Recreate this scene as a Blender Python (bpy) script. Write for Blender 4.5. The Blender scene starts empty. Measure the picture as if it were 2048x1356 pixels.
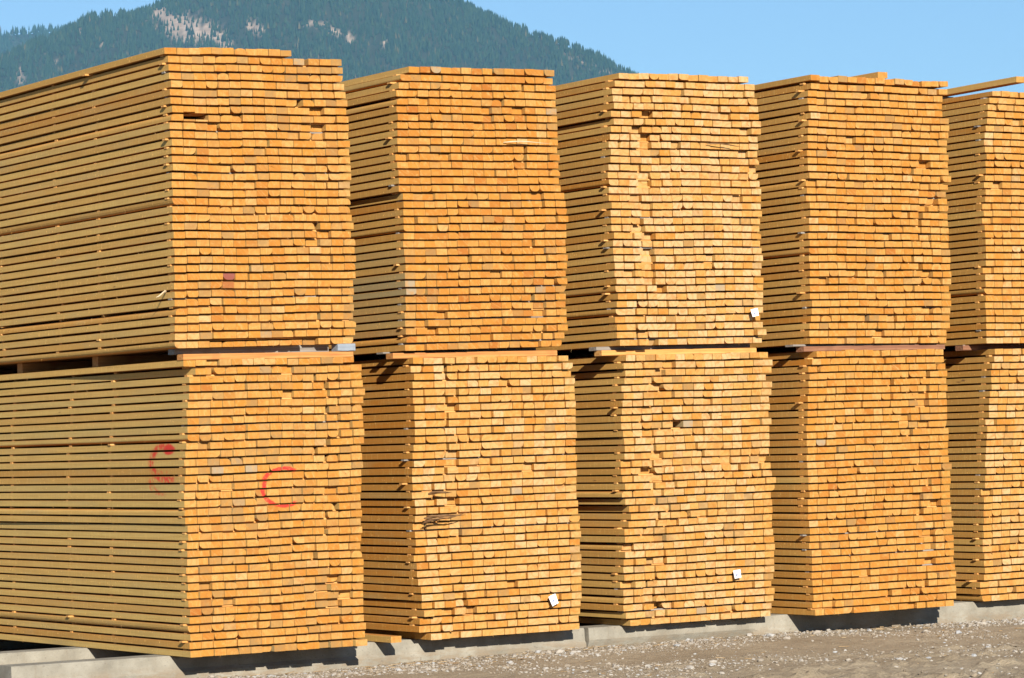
import bpy, math, random
import numpy as np
from mathutils import Matrix, Vector

C = bpy.context.scene.collection
scene = bpy.context.scene
R = math.radians
random.seed(7)
rng = np.random.default_rng(11)

# ------------------------------------------------------------------ camera, sky, sun, exposure
cam_d = bpy.data.cameras.new('camera')
cam_d.sensor_width = 36.0
cam_d.lens = 113.55
cam_d.clip_start = 0.5
cam_d.clip_end = 60000
cam = bpy.data.objects.new('camera', cam_d)
C.objects.link(cam)
rot = Matrix(((0.851137, 0.00983081, -0.52485157),
              (-0.52407457, -0.0415947, -0.85065606),
              (-0.03019368, 0.9990862, -0.03025071)))
cam.matrix_world = Matrix.Translation((-8.78791, -18.15470, 1.30)) @ rot.to_4x4()
scene.camera = cam

SUN = Vector((-0.335, -1.0, 0.455)).normalized()        # towards the sun
world = bpy.data.worlds.new('World')
scene.world = world
world.use_nodes = True
wn = world.node_tree
bg = wn.nodes['Background']
sky = wn.nodes.new('ShaderNodeTexSky')
sky.sky_type = 'NISHITA'
sky.sun_disc = False
sky.sun_elevation = math.asin(SUN.z)
sky.sun_rotation = math.atan2(SUN.x, SUN.y)
sky.air_density = 1.0
sky.dust_density = 0.0
sky.ozone_density = 4.0
sky.altitude = 900
wn.links.new(sky.outputs[0], bg.inputs[0])
bg.inputs[1].default_value = 0.049

sun_d = bpy.data.lights.new('sun', 'SUN')
sun_d.energy = 4.8
sun_d.angle = R(0.5)
sun_d.color = (1.0, 0.90, 0.76)
sun = bpy.data.objects.new('sun', sun_d)
sun.rotation_euler = SUN.to_track_quat('Z', 'Y').to_euler()
C.objects.link(sun)

scene.view_settings.view_transform = 'Standard'
scene.view_settings.look = 'None'
scene.view_settings.gamma = 1.0
scene.view_settings.exposure = 1.25

# ------------------------------------------------------------------ helpers
def tag(o, label=None, cat=None, group=None, kind=None):
    if label: o['label'] = label
    if cat: o['category'] = cat
    if group: o['group'] = group
    if kind: o['kind'] = kind
    return o

def empty(name, loc):
    o = bpy.data.objects.new(name, None)
    o.location = loc
    o.empty_display_size = 0.2
    C.objects.link(o)
    return o

def mesh_obj(name, verts, faces, mats, parent=None, fmat=None, attrs=None, smooth=False):
    me = bpy.data.meshes.new(name)
    me.from_pydata(verts, [], faces)
    for m in mats: me.materials.append(m)
    if fmat is not None:
        me.polygons.foreach_set('material_index', np.asarray(fmat, dtype=np.int32))
    for k, arr in (attrs or {}).items():
        a = me.attributes.new(k, 'FLOAT', 'POINT')
        a.data.foreach_set('value', np.asarray(arr, dtype=np.float32))
    if smooth:
        me.polygons.foreach_set('use_smooth', np.ones(len(me.polygons), dtype=bool))
    me.update()
    o = bpy.data.objects.new(name, me)
    C.objects.link(o)
    if parent: o.parent = parent
    return o

def vnoise2(x, y, seed=0):
    """smooth value noise on numpy arrays, 0..1"""
    xi = np.floor(x).astype(np.int64); yi = np.floor(y).astype(np.int64)
    fx = x - xi; fy = y - yi
    fx = fx*fx*(3-2*fx); fy = fy*fy*(3-2*fy)
    def h(a, b):
        n = (a*374761393 + b*668265263 + seed*1442695041) & 0x7fffffff
        n = ((n ^ (n >> 13)) * 1274126177) & 0x7fffffff
        return ((n ^ (n >> 16)) & 0xffff) / 65535.0
    return (h(xi, yi)*(1-fx) + h(xi+1, yi)*fx)*(1-fy) + (h(xi, yi+1)*(1-fx) + h(xi+1, yi+1)*fx)*fy

def fbm2(x, y, seed=0, oct=4, gain=0.5):
    s = 0; a = 1.0; t = 0
    for k in range(oct):
        s = s + a*vnoise2(x*2**k, y*2**k, seed+k*17); t += a; a *= gain
    return s/t

class NT:
    """tiny node-tree builder"""
    def __init__(self, name):
        self.m = bpy.data.materials.new(name)
        self.m.use_nodes = True
        self.t = self.m.node_tree
        self.bsdf = self.t.nodes['Principled BSDF']
        self.bsdf.inputs['Specular IOR Level'].default_value = 0.25
    def n(self, typ, **kw):
        nd = self.t.nodes.new(typ)
        for k, v in kw.items(): setattr(nd, k, v)
        return nd
    def put(self, sock, v):
        if isinstance(v, bpy.types.NodeSocket): self.t.links.new(v, sock)
        else: sock.default_value = v
    def math(self, op, a, b=0.0, clamp=False):
        nd = self.n('ShaderNodeMath', operation=op, use_clamp=clamp)
        self.put(nd.inputs[0], a); self.put(nd.inputs[1], b)
        return nd.outputs[0]
    def mix(self, f, a, b, blend='MIX'):
        nd = self.n('ShaderNodeMix', data_type='RGBA', blend_type=blend)
        self.put(nd.inputs[0], f)
        for s, v in ((nd.inputs[6], a), (nd.inputs[7], b)):
            self.put(s, v if isinstance(v, bpy.types.NodeSocket) else (*v, 1.0))
        return nd.outputs[2]
    def attr(self, name):
        return self.n('ShaderNodeAttribute', attribute_name=name).outputs['Fac']
    def coord(self):
        return self.n('ShaderNodeTexCoord').outputs['Object']
    def scale(self, v, s, off=None):
        nd = self.n('ShaderNodeVectorMath', operation='MULTIPLY')
        self.put(nd.inputs[0], v); nd.inputs[1].default_value = s
        o = nd.outputs[0]
        if off is not None:
            ad = self.n('ShaderNodeVectorMath', operation='ADD')
            self.put(ad.inputs[0], o); self.put(ad.inputs[1], off)
            o = ad.outputs[0]
        return o
    def combine(self, x, y, z):
        nd = self.n('ShaderNodeCombineXYZ')
        for i, v in enumerate((x, y, z)): self.put(nd.inputs[i], v)
        return nd.outputs[0]
    def sep(self, v):
        nd = self.n('ShaderNodeSeparateXYZ'); self.put(nd.inputs[0], v)
        return nd.outputs
    def noise(self, vec, scale, detail=3.0, rough=0.55):
        nd = self.n('ShaderNodeTexNoise')
        self.put(nd.inputs['Vector'], vec)
        nd.inputs['Scale'].default_value = scale
        nd.inputs['Detail'].default_value = detail
        nd.inputs['Roughness'].default_value = rough
        return nd.outputs[0]
    def ramp(self, f, stops, interp='LINEAR'):
        nd = self.n('ShaderNodeValToRGB')
        cr = nd.color_ramp; cr.interpolation = interp
        while len(cr.elements) < len(stops): cr.elements.new(0.5)
        for e, (p, c) in zip(cr.elements, stops):
            e.position = p; e.color = (*c, 1.0) if len(c) == 3 else c
        self.put(nd.inputs[0], f)
        return nd.outputs[0]
    def mapr(self, v, a, b, c=0.0, d=1.0, smooth=True):
        nd = self.n('ShaderNodeMapRange')
        if smooth: nd.interpolation_type = 'SMOOTHSTEP'
        self.put(nd.inputs[0], v)
        for i, q in enumerate((a, b, c, d)): nd.inputs[1+i].default_value = q
        return nd.outputs[0]
    def bump(self, h, strength, dist):
        nd = self.n('ShaderNodeBump')
        nd.inputs['Strength'].default_value = strength
        nd.inputs['Distance'].default_value = dist
        self.put(nd.inputs['Height'], h)
        self.put(self.bsdf.inputs['Normal'], nd.outputs[0])
    def done(self, col, rough=0.8):
        self.put(self.bsdf.inputs['Base Color'], col)
        self.put(self.bsdf.inputs['Roughness'], rough)
        return self.m

def arc_mask(b, u, v, cu, cv, ru, rv, width, gap_cos, grain):
    """sprayed C: an elliptical stroke open towards +u"""
    du = b.math('DIVIDE', b.math('SUBTRACT', u, cu), ru)
    dv = b.math('DIVIDE', b.math('SUBTRACT', v, cv), rv)
    r = b.math('SQRT', b.math('ADD', b.math('MULTIPLY', du, du), b.math('MULTIPLY', dv, dv)))
    ring = b.math('ABSOLUTE', b.math('SUBTRACT', r, 1.0))
    wob = b.math('MULTIPLY', b.math('SUBTRACT', grain, 0.5), width*1.1)
    ring = b.math('ADD', ring, wob)
    m = b.mapr(ring, width, width*0.45)
    cosang = b.math('DIVIDE', du, b.math('MAXIMUM', r, 0.001))
    return b.math('MULTIPLY', m, b.mapr(cosang, gap_cos+0.1, gap_cos-0.1))

RED = (0.48, 0.022, 0.018)

def make_end(mark=False):
    b = NT('sawn_end_marked' if mark else 'sawn_end')
    co = b.coord()
    tone, grey = b.attr('tone'), b.attr('grey')
    off = b.combine(b.math('MULTIPLY', tone, 71.3), 0.0, b.math('MULTIPLY', grey, 53.7))
    col = b.ramp(tone, [(0.0, (0.43, 0.295, 0.148)), (0.25, (0.395, 0.220, 0.062)),
                        (0.6, (0.358, 0.158, 0.022)), (1.0, (0.280, 0.090, 0.011))])
    n1 = b.noise(b.scale(co, (1, 0.3, 1), off), 19.0, 3.0)
    col = b.mix(b.mapr(n1, 0.45, 0.75, 0.0, 0.6), col, (0.30, 0.105, 0.014))
    n1b = b.noise(b.scale(co, (1, 0.3, 1), off), 33.0, 2.0)
    col = b.mix(b.mapr(n1b, 0.52, 0.74, 0.0, 0.4), col, (0.43, 0.29, 0.10))
    # saw strokes across the end
    xyz = b.sep(co)
    diag = b.math('ADD', xyz[0], b.math('MULTIPLY', xyz[2], b.math('SUBTRACT', b.math('MULTIPLY', tone, 3.0), 1.2)))
    st = b.noise(b.combine(b.math('MULTIPLY', diag, 170.0), b.math('MULTIPLY', tone, 40.0), b.math('MULTIPLY', xyz[2], 9.0)), 1.0, 2.0)
    col = b.mix(b.mapr(st, 0.54, 0.74, 0.0, 0.5), col, (0.45, 0.32, 0.13))
    col = b.mix(b.mapr(st, 0.42, 0.26, 0.0, 0.25), col, (0.23, 0.10, 0.022))
    dx = b.math('SUBTRACT', xyz[0], b.attr('pithx')); dz = b.math('SUBTRACT', xyz[2], b.attr('pithz'))
    rr = b.math('SQRT', b.math('ADD', b.math('MULTIPLY', dx, dx), b.math('MULTIPLY', dz, dz)))
    rr = b.math('ADD', rr, b.math('MULTIPLY', n1, 0.012))
    ring = b.math('SINE', b.math('MULTIPLY', rr, 640.0))
    wide = b.math('SINE', b.math('MULTIPLY', rr, 170.0))
    col = b.mix(b.mapr(ring, 0.2, 1.0, 0.0, 0.30), col, (0.27, 0.105, 0.018))
    col = b.mix(b.mapr(wide, 0.1, 1.0, 0.0, 0.28), col, (0.30, 0.125, 0.022))
    # blue stain and weathering of single boards
    gn = b.noise(b.scale(co, (1, 0.3, 1), off), 27.0, 2.0)
    gm = b.math('MULTIPLY', grey, b.mapr(gn, 0.25, 0.6, 0.45, 1.0))
    col = b.mix(gm, col, b.mix(b.mapr(grey, .84, .88), (0.225, 0.135, 0.050), (0.25, 0.205, 0.14)))
    # dark pith flecks
    pf = b.noise(b.scale(co, (1, 0.3, 1), off), 60.0, 1.0)
    col = b.mix(b.mapr(pf, 0.73, 0.80, 0.0, 0.5), col, (0.14, 0.06, 0.02))
    col = b.mix(b.attr('stain'), col, (0.15, 0.035, 0.05))
    if mark:
        g = b.noise(co, 55.0, 3.0)
        m = arc_mask(b, xyz[0], xyz[2], 0.640, 1.028, 0.150, 0.118, 0.13, 0.55, g)
        m = b.math('MULTIPLY', m, b.mapr(g, 0.25, 0.45, 0.35, 0.95))
        col = b.mix(m, col, RED)
    b.bump(st, 0.25, 0.002)
    return b.done(col, 0.85)

def make_side(mark=False):
    b = NT('sawn_side_marked' if mark else 'sawn_side')
    co = b.coord()
    tone, grey, side = b.attr('tone'), b.attr('grey'), b.attr('side')
    off = b.combine(b.math('MULTIPLY', tone, 31.3), b.math('MULTIPLY', tone, 17.7), 0.0)
    col = b.ramp(side, [(0.0, (0.455, 0.320, 0.105)), (0.3, (0.455, 0.285, 0.085)),
                        (0.6, (0.375, 0.190, 0.042)), (1.0, (0.375, 0.148, 0.017))])
    grain = b.noise(b.scale(co, (60, 2.2, 75), off), 1.0, 3.0)
    col = b.mix(b.mapr(grain, 0.35, 0.7, 0.0, 0.38), col, (0.31, 0.18, 0.045))
    kerf = b.noise(b.scale(co, (3, 95, 4), off), 1.0, 2.0)
    col = b.mix(b.mapr(kerf, 0.52, 0.72, 0.0, 0.34), col, (0.56, 0.38, 0.12))
    col = b.mix(b.mapr(kerf, 0.46, 0.28, 0.0, 0.22), col, (0.30, 0.18, 0.055))
    patch = b.noise(b.scale(co, (6, 1.4, 9), off), 1.0, 3.0)
    col = b.mix(b.mapr(patch, 0.5, 0.75, 0.0, 0.4), col, (0.34, 0.25, 0.11))
    col = b.mix(b.math('MULTIPLY', grey, 0.8), col, (0.24, 0.21, 0.12))
    # bark-dark bruises and knots, bright torn flecks
    kn = b.noise(b.scale(co, (9, 5.5, 26), off), 1.0, 1.0)
    col = b.mix(b.mapr(kn, 0.775, 0.83, 0.0, 0.8), col, (0.12, 0.06, 0.03))
    fl = b.noise(b.scale(co, (70, 110, 70), off), 1.0, 0.0)
    col = b.mix(b.mapr(fl, 0.77, 0.81, 0.0, 0.8), col, (0.80, 0.48, 0.14))
    if mark:
        g = b.noise(co, 38.0, 3.0)
        xyz = b.sep(co)
        u = b.math('MULTIPLY', xyz[1], -1.0)
        m1 = arc_mask(b, u, xyz[2], -0.205, 1.205, 0.185, 0.105, 0.30, 0.45, g)
        m1 = b.math('MULTIPLY', m1, b.mapr(g, 0.35, 0.58, 0.12, 0.9))
        m2 = arc_mask(b, u, xyz[2], -0.215, 1.075, 0.19, 0.065, 0.33, 0.2, g)
        m2 = b.math('MULTIPLY', m2, b.mapr(g, 0.42, 0.62, 0.0, 0.6))
        front = b.mapr(xyz[1], 0.5, 0.45)
        onface = b.mapr(xyz[0], 0.06, 0.05)
        def blob(cy_, cz_, ry, rz, top):
            ey = b.math('DIVIDE', b.math('SUBTRACT', xyz[1], cy_), ry); ez = b.math('DIVIDE', b.math('SUBTRACT', xyz[2], cz_), rz)
            d = b.math('ADD', b.math('MULTIPLY', ey, ey), b.math('MULTIPLY', ez, ez))
            return b.math('MULTIPLY', b.mapr(b.math('ADD', d, b.math('MULTIPLY', g, .9)), 1.5, .8), top)
        m3 = b.math('MAXIMUM', blob(.145, 1.285, .10, .038, .95), b.math('MULTIPLY', blob(.165, 1.10, .13, .034, .85), b.mapr(g, .40, .55, .1, 1.0)))
        m = b.math('MULTIPLY', b.math('MULTIPLY', b.math('MAXIMUM', b.math('MAXIMUM', m1, m2), m3), front), onface)
        col = b.mix(m, col, RED)
    b.bump(b.math('ADD', grain, b.math('MULTIPLY', kerf, 0.8)), 0.35, 0.003)
    return b.done(col, 0.85)

M_END, M_SIDE = make_end(), make_side()
def make_face():
    b = NT('fresh_board_face')
    co = b.coord()
    g = b.noise(b.scale(co, (70, 2.0, 40)), 1.0, 3.0)
    col = b.ramp(g, [(0.3, (0.30, 0.115, 0.022)), (0.5, (0.42, 0.185, 0.040)), (0.7, (0.48, 0.245, 0.065))])
    b.bump(g, 0.3, 0.002)
    return b.done(col, 0.85)
M_FACE = make_face()
M_ENDR, M_SIDER = make_end(True), make_side(True)

def make_concrete():
    b = NT('old_concrete')
    co = b.coord()
    n = b.noise(co, 3.5, 6.0, 0.6)
    col = b.ramp(n, [(0.3, (0.135, 0.127, 0.105)), (0.5, (0.215, 0.205, 0.173)), (0.7, (0.275, 0.265, 0.228))])
    v = b.noise(b.scale(co, (9, 9, 1.2)), 1.0, 3.0)
    col = b.mix(b.mapr(v, 0.55, 0.75, 0.0, 0.5), col, (0.16, 0.135, 0.10))
    g = b.noise(co, 90.0, 4.0, 0.7)
    col = b.mix(b.mapr(g, 0.57, 0.70, 0.0, 0.6), col, (0.11, 0.10, 0.09))
    sp = b.noise(b.scale(co, (6, 6, 22)), 1.0, 4.0, 0.7)
    zz = b.sep(co)[2]
    mud = b.math('MULTIPLY', b.mapr(zz, -0.045, -0.13), b.mapr(sp, 0.38, 0.60))
    col = b.mix(b.math('MULTIPLY', mud, 0.75), col, (0.19, 0.15, 0.105))
    pk = b.noise(co, 26.0, 2.0)
    col = b.mix(b.mapr(pk, 0.66, 0.74, 0.0, 0.55), col, (0.13, 0.115, 0.095))
    b.bump(b.math('ADD', g, b.math('MULTIPLY', n, 2.0)), 0.5, 0.006)
    return b.done(col, 0.9)
M_CONC = make_concrete()

def make_weathered(name, c0, c1, c2):
    b = NT(name)
    co = b.coord()
    g = b.noise(b.scale(co, (2.5, 60, 60)), 1.0, 4.0)
    col = b.ramp(g, [(0.25, c0), (0.5, c1), (0.75, c2)])
    p = b.noise(co, 7.0, 3.0)
    col = b.mix(b.mapr(p, 0.5, 0.72, 0.0, 0.5), col, c0)
    b.bump(g, 0.5, 0.004)
    return b.done(col, 0.88)
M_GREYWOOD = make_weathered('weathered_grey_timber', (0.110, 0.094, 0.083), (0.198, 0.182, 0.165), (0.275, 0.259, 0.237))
M_LATH = make_weathered('weathered_lath', (.34, .15, .042), (.48, .25, .075), (.54, .33, .13))
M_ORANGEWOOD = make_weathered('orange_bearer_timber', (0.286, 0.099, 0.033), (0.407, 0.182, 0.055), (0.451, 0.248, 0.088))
M_REDWOOD = make_weathered('brown_bearer_timber', (0.121, 0.055, 0.033), (0.198, 0.094, 0.055), (0.275, 0.154, 0.088))
M_SHARD = make_weathered('dark_splintered_wood', (.050, .024, .010), (.12, .062, .026), (.25, .15, .07))
M_BLUEGREY = make_weathered('blue_grey_painted_timber', (0.143, 0.165, 0.198), (0.198, 0.231, 0.275), (0.248, 0.286, 0.330))
M_CHIP = make_weathered('pale_fresh_chip', (0.413, 0.330, 0.209), (0.468, 0.396, 0.275), (0.495, 0.440, 0.330))

EDGES = {
    'U1': ([(1.929,-0.086),(2.145,-0.087),(2.269,-0.083),(2.517,-0.086),(2.826,-0.083),(3.136,-0.084),(3.291,-0.083),(3.354,-0.071),(3.447,-0.082),(3.695,-0.081),(3.759,-0.114)],
           [(1.931,1.167),(2.043,1.186),(2.203,1.176),(2.427,1.187),(2.586,1.185),(2.698,1.185),(2.778,1.170),(3.003,1.181),(3.163,1.175),(3.259,1.167),(3.323,1.176),(3.370,1.149),(3.451,1.159),(3.530,1.140),(3.675,1.144),(3.732,1.124),(3.748,0.775)]),
    'L1': ([(0.016,-0.048),(0.170,-0.050),(0.354,-0.041),(0.509,-0.047),(0.632,-0.050),(0.786,-0.039),(0.879,-0.056),(1.017,-0.049),(1.125,-0.049),(1.279,-0.041),(1.372,-0.024),(1.495,-0.017),(1.665,-0.002),(1.736,-0.003),(1.785,0.015),(1.830,-0.052)],
           [(0.011,1.177),(0.100,1.187),(0.291,1.183),(0.449,1.188),(0.609,1.182),(0.767,1.191),(0.926,1.193),(1.085,1.201),(1.245,1.210),(1.340,1.217),(1.468,1.221),(1.659,1.217),(1.771,1.213),(1.839,1.157)]),
    'U2': ([(1.899,1.626),(2.143,1.631),(2.338,1.630),(2.598,1.627),(2.761,1.625),(2.884,1.629),(2.939,1.598),(3.184,1.602),(3.412,1.602),(3.558,1.603),(3.614,1.624),(3.667,1.641),(3.715,1.714)],
           [(1.903,2.815),(1.969,2.865),(2.070,2.869),(2.204,2.858),(2.338,2.878),(2.539,2.878),(2.707,2.876),(2.891,2.875),(2.948,2.841),(3.109,2.843),(3.209,2.835),(3.444,2.835),(3.629,2.822),(3.713,2.825)]),
    'L2': ([(-0.007,1.783),(0.053,1.650),(0.107,1.659),(0.196,1.681),(0.295,1.654),(0.489,1.650),(0.651,1.648),(0.845,1.654),(0.943,1.643),(1.105,1.633),(1.234,1.649),(1.396,1.654),(1.558,1.663),(1.655,1.667),(1.753,1.659),(1.818,1.672)],
           [(0.015,2.889),(0.264,2.902),(0.430,2.912),(0.597,2.914),(0.764,2.928),(0.864,2.912),(0.998,2.909),(1.199,2.912),(1.366,2.915),(1.533,2.921),(1.701,2.899),(1.785,2.890),(1.849,2.813)]),
    'U3': ([(1.899,3.292),(1.966,3.278),(2.034,3.265),(2.203,3.271),(2.339,3.272),(2.474,3.269),(2.644,3.271),(2.780,3.268),(2.881,3.268),(2.966,3.251),(3.119,3.265),(3.221,3.268),(3.363,3.274),(3.425,3.304),(3.466,3.282),(3.561,3.289),(3.629,3.300),(3.681,3.318),(3.741,3.373)],
           [(1.886,4.502),(2.060,4.500),(2.199,4.506),(2.374,4.500),(2.548,4.520),(2.758,4.524),(2.933,4.540),(3.002,4.508),(3.142,4.522),(3.317,4.508),(3.422,4.521),(3.562,4.509),(3.613,4.468),(3.684,4.492),(3.734,4.417)]),
    'L3': ([(0.030,3.315),(0.084,3.252),(0.178,3.256),(0.346,3.266),(0.514,3.281),(0.632,3.277),(0.688,3.320),(0.781,3.344),(0.902,3.275),(0.952,3.293),(1.121,3.291),(1.188,3.314),(1.255,3.321),(1.357,3.292),(1.526,3.302),(1.628,3.298),(1.712,3.334),(1.763,3.307),(1.823,3.354)],
           [(0.010,4.482),(0.113,4.512),(0.355,4.526),(0.528,4.533),(0.702,4.532),(0.858,4.529),(0.915,4.596),(0.963,4.534),(1.154,4.533),(1.328,4.535),(1.502,4.530),(1.606,4.560),(1.670,4.506),(1.693,4.550),(1.798,4.576),(1.834,4.427)]),
    'U4': ([(1.881,4.739),(2.048,4.755),(2.257,4.763),(2.466,4.759),(2.605,4.756),(2.814,4.782),(2.953,4.766),(3.023,4.778),(3.163,4.770),(3.268,4.788),(3.407,4.789),(3.478,4.801),(3.582,4.792),(3.670,4.813),(3.723,4.828)],
           [(1.879,5.958),(2.004,6.000),(2.183,5.994),(2.362,6.011),(2.541,6.010),(2.720,5.999),(2.899,6.003),(3.079,6.033),(3.259,6.028),(3.482,6.047),(3.545,5.994),(3.646,6.008),(3.698,6.056)]),
    'L4': ([(0.011,4.714),(0.212,4.705),(0.385,4.704),(0.524,4.697),(0.697,4.678),(0.870,4.685),(0.974,4.681),(1.147,4.683),(1.320,4.695),(1.493,4.710),(1.684,4.727),(1.753,4.747),(1.797,4.792)],
           [(0.009,5.940),(0.078,5.965),(0.220,5.972),(0.434,5.963),(0.649,5.949),(0.827,5.939),(0.969,5.950),(1.112,5.933),(1.290,5.946),(1.469,5.940),(1.665,5.948),(1.772,5.921)]),
    'U5': ([(1.871,6.506),(2.192,6.511),(2.558,6.537),(2.814,6.530),(2.924,6.544),(3.180,6.565),(3.327,6.557),(3.474,6.578),(3.584,6.597),(3.658,6.615),(3.726,6.670)],
           [(1.871,7.756),(2.192,7.761),(2.558,7.787),(2.814,7.780),(2.924,7.794),(3.180,7.815),(3.327,7.807),(3.474,7.828),(3.584,7.847),(3.658,7.865),(3.726,7.920)]),
    'L5': ([(0.004,6.385),(0.117,6.362),(0.195,6.412),(0.376,6.411),(0.629,6.423),(0.810,6.435),(0.919,6.454),(1.173,6.470),(1.281,6.489),(1.463,6.512),(1.572,6.531),(1.718,6.546),(1.797,6.597)],
           [(0.004,7.635),(0.117,7.612),(0.195,7.662),(0.376,7.661),(0.629,7.673),(0.810,7.685),(0.919,7.704),(1.173,7.720),(1.281,7.739),(1.463,7.762),(1.572,7.781),(1.718,7.796),(1.797,7.847)]),
}


def edge(tab, z):
    zs = [a for a, _ in tab]; xs = [q for _, q in tab]
    return float(np.interp(z, zs, xs))

# ------------------------------------------------------------------ lumber stacks
BT = 0.0393           # board thickness
class Boards:
    def __init__(s): s.v = []; s.f = []; s.m = []; s.a = {'tone': [], 'grey': [], 'side': [], 'stain': [], 'pithx': [], 'pithz': []}
    def add(s, prof, ys, offs, tone, grey, side, stain=0.0, endskew=(0, 0)):
        """prof: (x,z) outline counter-clockwise seen from the front; offs[k]: (dx,dz) of ring k"""
        b0 = len(s.v); n = len(prof)
        cx = sum(p[0] for p in prof)/n; cz = sum(p[1] for p in prof)/n
        for k, y in enumerate(ys):
            dx, dz = offs[k]
            for (x, z) in prof:
                yy = y + ((x-cx)*endskew[0] + (z-cz)*endskew[1] if k == 0 else 0)
                s.v.append((x+dx, yy, z+dz))
        s.f.append(tuple(b0+i for i in range(n))); s.m.append(0)
        L = b0 + n*(len(ys)-1)
        s.f.append(tuple(L+n-1-i for i in range(n))); s.m.append(0)
        for k in range(len(ys)-1):
            p, q = b0+k*n, b0+(k+1)*n
            for i in range(n):
                j = (i+1) % n
                s.f.append((p+i, q+i, q+j, p+j)); s.m.append(2 if abs(prof[j][0]-prof[i][0]) > abs(prof[j][1]-prof[i][1]) else 1)
        c = len(s.v) - b0
        for key, val in (('tone', tone), ('grey', grey), ('side', side), ('stain', stain), ('pithx', cx+(tone*7919 % 1-.5)*.13), ('pithz', cz+((tone*5407+side*977) % 1-.5)*.16)):
            s.a[key] += [val]*c
    def sliver(s, p, d, w, tone, side):
        """a thin splinter: a long tapering three-sided spike from p along d"""
        d = Vector(d); a = d.orthogonal().normalized()*w; c = d.normalized().cross(a)
        b0 = len(s.v); p = Vector(p)
        for t in (0, 2.1, 4.2):
            q = p + a*math.cos(t) + c*math.sin(t); s.v.append(tuple(q))
        s.v.append(tuple(p+d))
        s.f += [(b0, b0+1, b0+3), (b0+1, b0+2, b0+3), (b0+2, b0, b0+3), (b0+2, b0+1, b0)]; s.m += [0]*4
        for key, val in (('tone', tone), ('grey', 0.1), ('side', side), ('stain', 0.0), ('pithx', 0.0), ('pithz', 0.0)):
            s.a[key] += [val]*4
    def build(s, name, mats, parent):
        o = mesh_obj(name, s.v, s.f, mats, parent, s.m, s.a)
        return o

def outline(rd, x0, w, z0, h, wane):
    """board end: a rectangle, with none, one or two rounded (waned) corners"""
    cs = {'bl': (x0, z0), 'br': (x0+w, z0), 'tr': (x0+w, z0+h), 'tl': (x0, z0+h)}
    r = {k: None for k in cs}
    if wane == 1:
        r[rd.choice(['bl', 'br', 'tr', 'tl', 'bl', 'br'])] = (rd.uniform(.012, .034), rd.uniform(.014, .040))
    elif wane == 2:
        a, c = rd.choice([('bl', 'br'), ('tl', 'tr'), ('bl', 'br')])
        q = rd.uniform(.016, .036)
        r[a] = (q, rd.uniform(.022, .040)); r[c] = (q*rd.uniform(.5, 1.05), rd.uniform(.02, .040))
    out = []
    for k, st in (('bl', 180), ('br', 270), ('tr', 0), ('tl', 90)):
        x, z = cs[k]
        if r[k] is None:
            e = 0.0013
            sx = 1 if k in ('bl', 'tl') else -1; sz = 1 if k in ('bl', 'br') else -1
            pa, pb = (x, z+sz*e), (x+sx*e, z)
            out += [pa, pb] if k in ('bl', 'tr') else [pb, pa]
        else:
            rx, rz = min(r[k][0], w*.5), min(r[k][1], h*.97)
            sx = 1 if k in ('bl', 'tl') else -1; sz = 1 if k in ('bl', 'br') else -1
            ox, oz = x+sx*rx, z+sz*rz
            for i in range(5):
                a = R(st + 22.5*i)
                out.append((ox+rx*math.cos(a), oz+rz*math.sin(a)))
    return out

STACKS = {
 # name: z of the bottom, pitch, rise to the right, front y, end tone, side tone, slot after board, slot odds, x of copies
 'L1': dict(z0=0.000, p=.0513, rise=.003, yf=-.10, tone=.44, side=.16, slot=12, so=.55, pro=.10, grey=.19),
 'L2': dict(z0=0.000, p=.0511, rise=.004, yf=.03, tone=.25, side=.82, slot=3, so=.85, pro=.35, grey=.05),
 'L3': dict(z0=0.000, p=.0511, rise=.004, yf=.055, tone=.19, side=.44, slot=3, so=.85, pro=.30, grey=.12),
 'L4': dict(z0=0.000, p=.0511, rise=.003, yf=-.16, tone=.50, side=.62, slot=12, so=.65, pro=.30, grey=.04),
 'L5': dict(z0=0.004, p=.0511, rise=.003, yf=.06, tone=.24, side=.50, slot=9, so=.3, pro=.25, grey=.06),
 'U1': dict(z0=1.909, p=.0522, rise=.018, yf=-.10, tone=.46, side=.34, slot=12, so=.45, pro=.14, grey=.14),
 'U2': dict(z0=1.879, p=.0517, rise=.018, yf=.03, tone=.58, side=.42, slot=12, so=.45, pro=.40, grey=.07),
 'U3': dict(z0=1.893, p=.0518, rise=.010, yf=.055, tone=.13, side=.46, slot=3, so=.85, pro=.45, grey=.05),
 'U4': dict(z0=1.882, p=.0523, rise=-.006, yf=-.16, tone=.46, side=.52, slot=12, so=.45, pro=.25, grey=.07),
 'U5': dict(z0=1.876, p=.0517, rise=-.004, yf=.06, tone=.36, side=.52, slot=9, so=.3, pro=.30, grey=.04),
}
LABELS = {
 'U1': 'upper lumber stack at the far left with one purple stained board end',
 'L1': 'lower left lumber stack with red letters sprayed on its end and side',
 'U2': 'upper orange lumber stack standing second from the left, grey-green boards on its side',
 'L2': 'lower lumber stack second from the left, dark splinters caught in its front',
 'U3': 'pale yellow upper lumber stack in the middle, paper tag at its lower right corner',
 'L3': 'pale lower lumber stack in the middle of the row, ragged front with a dark hole',
 'U4': 'upper lumber stack second from the right, short loose board lying on top',
 'L4': 'lower deep orange lumber stack second from the right',
 'U5': 'upper lumber stack cut off by the right edge, long raised board on top',
 'L5': 'lower pale lumber stack cut off by the right edge of the picture',
}
ROOTS = {}
NB, NR, LEN = 15, 36, 4.9

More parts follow.
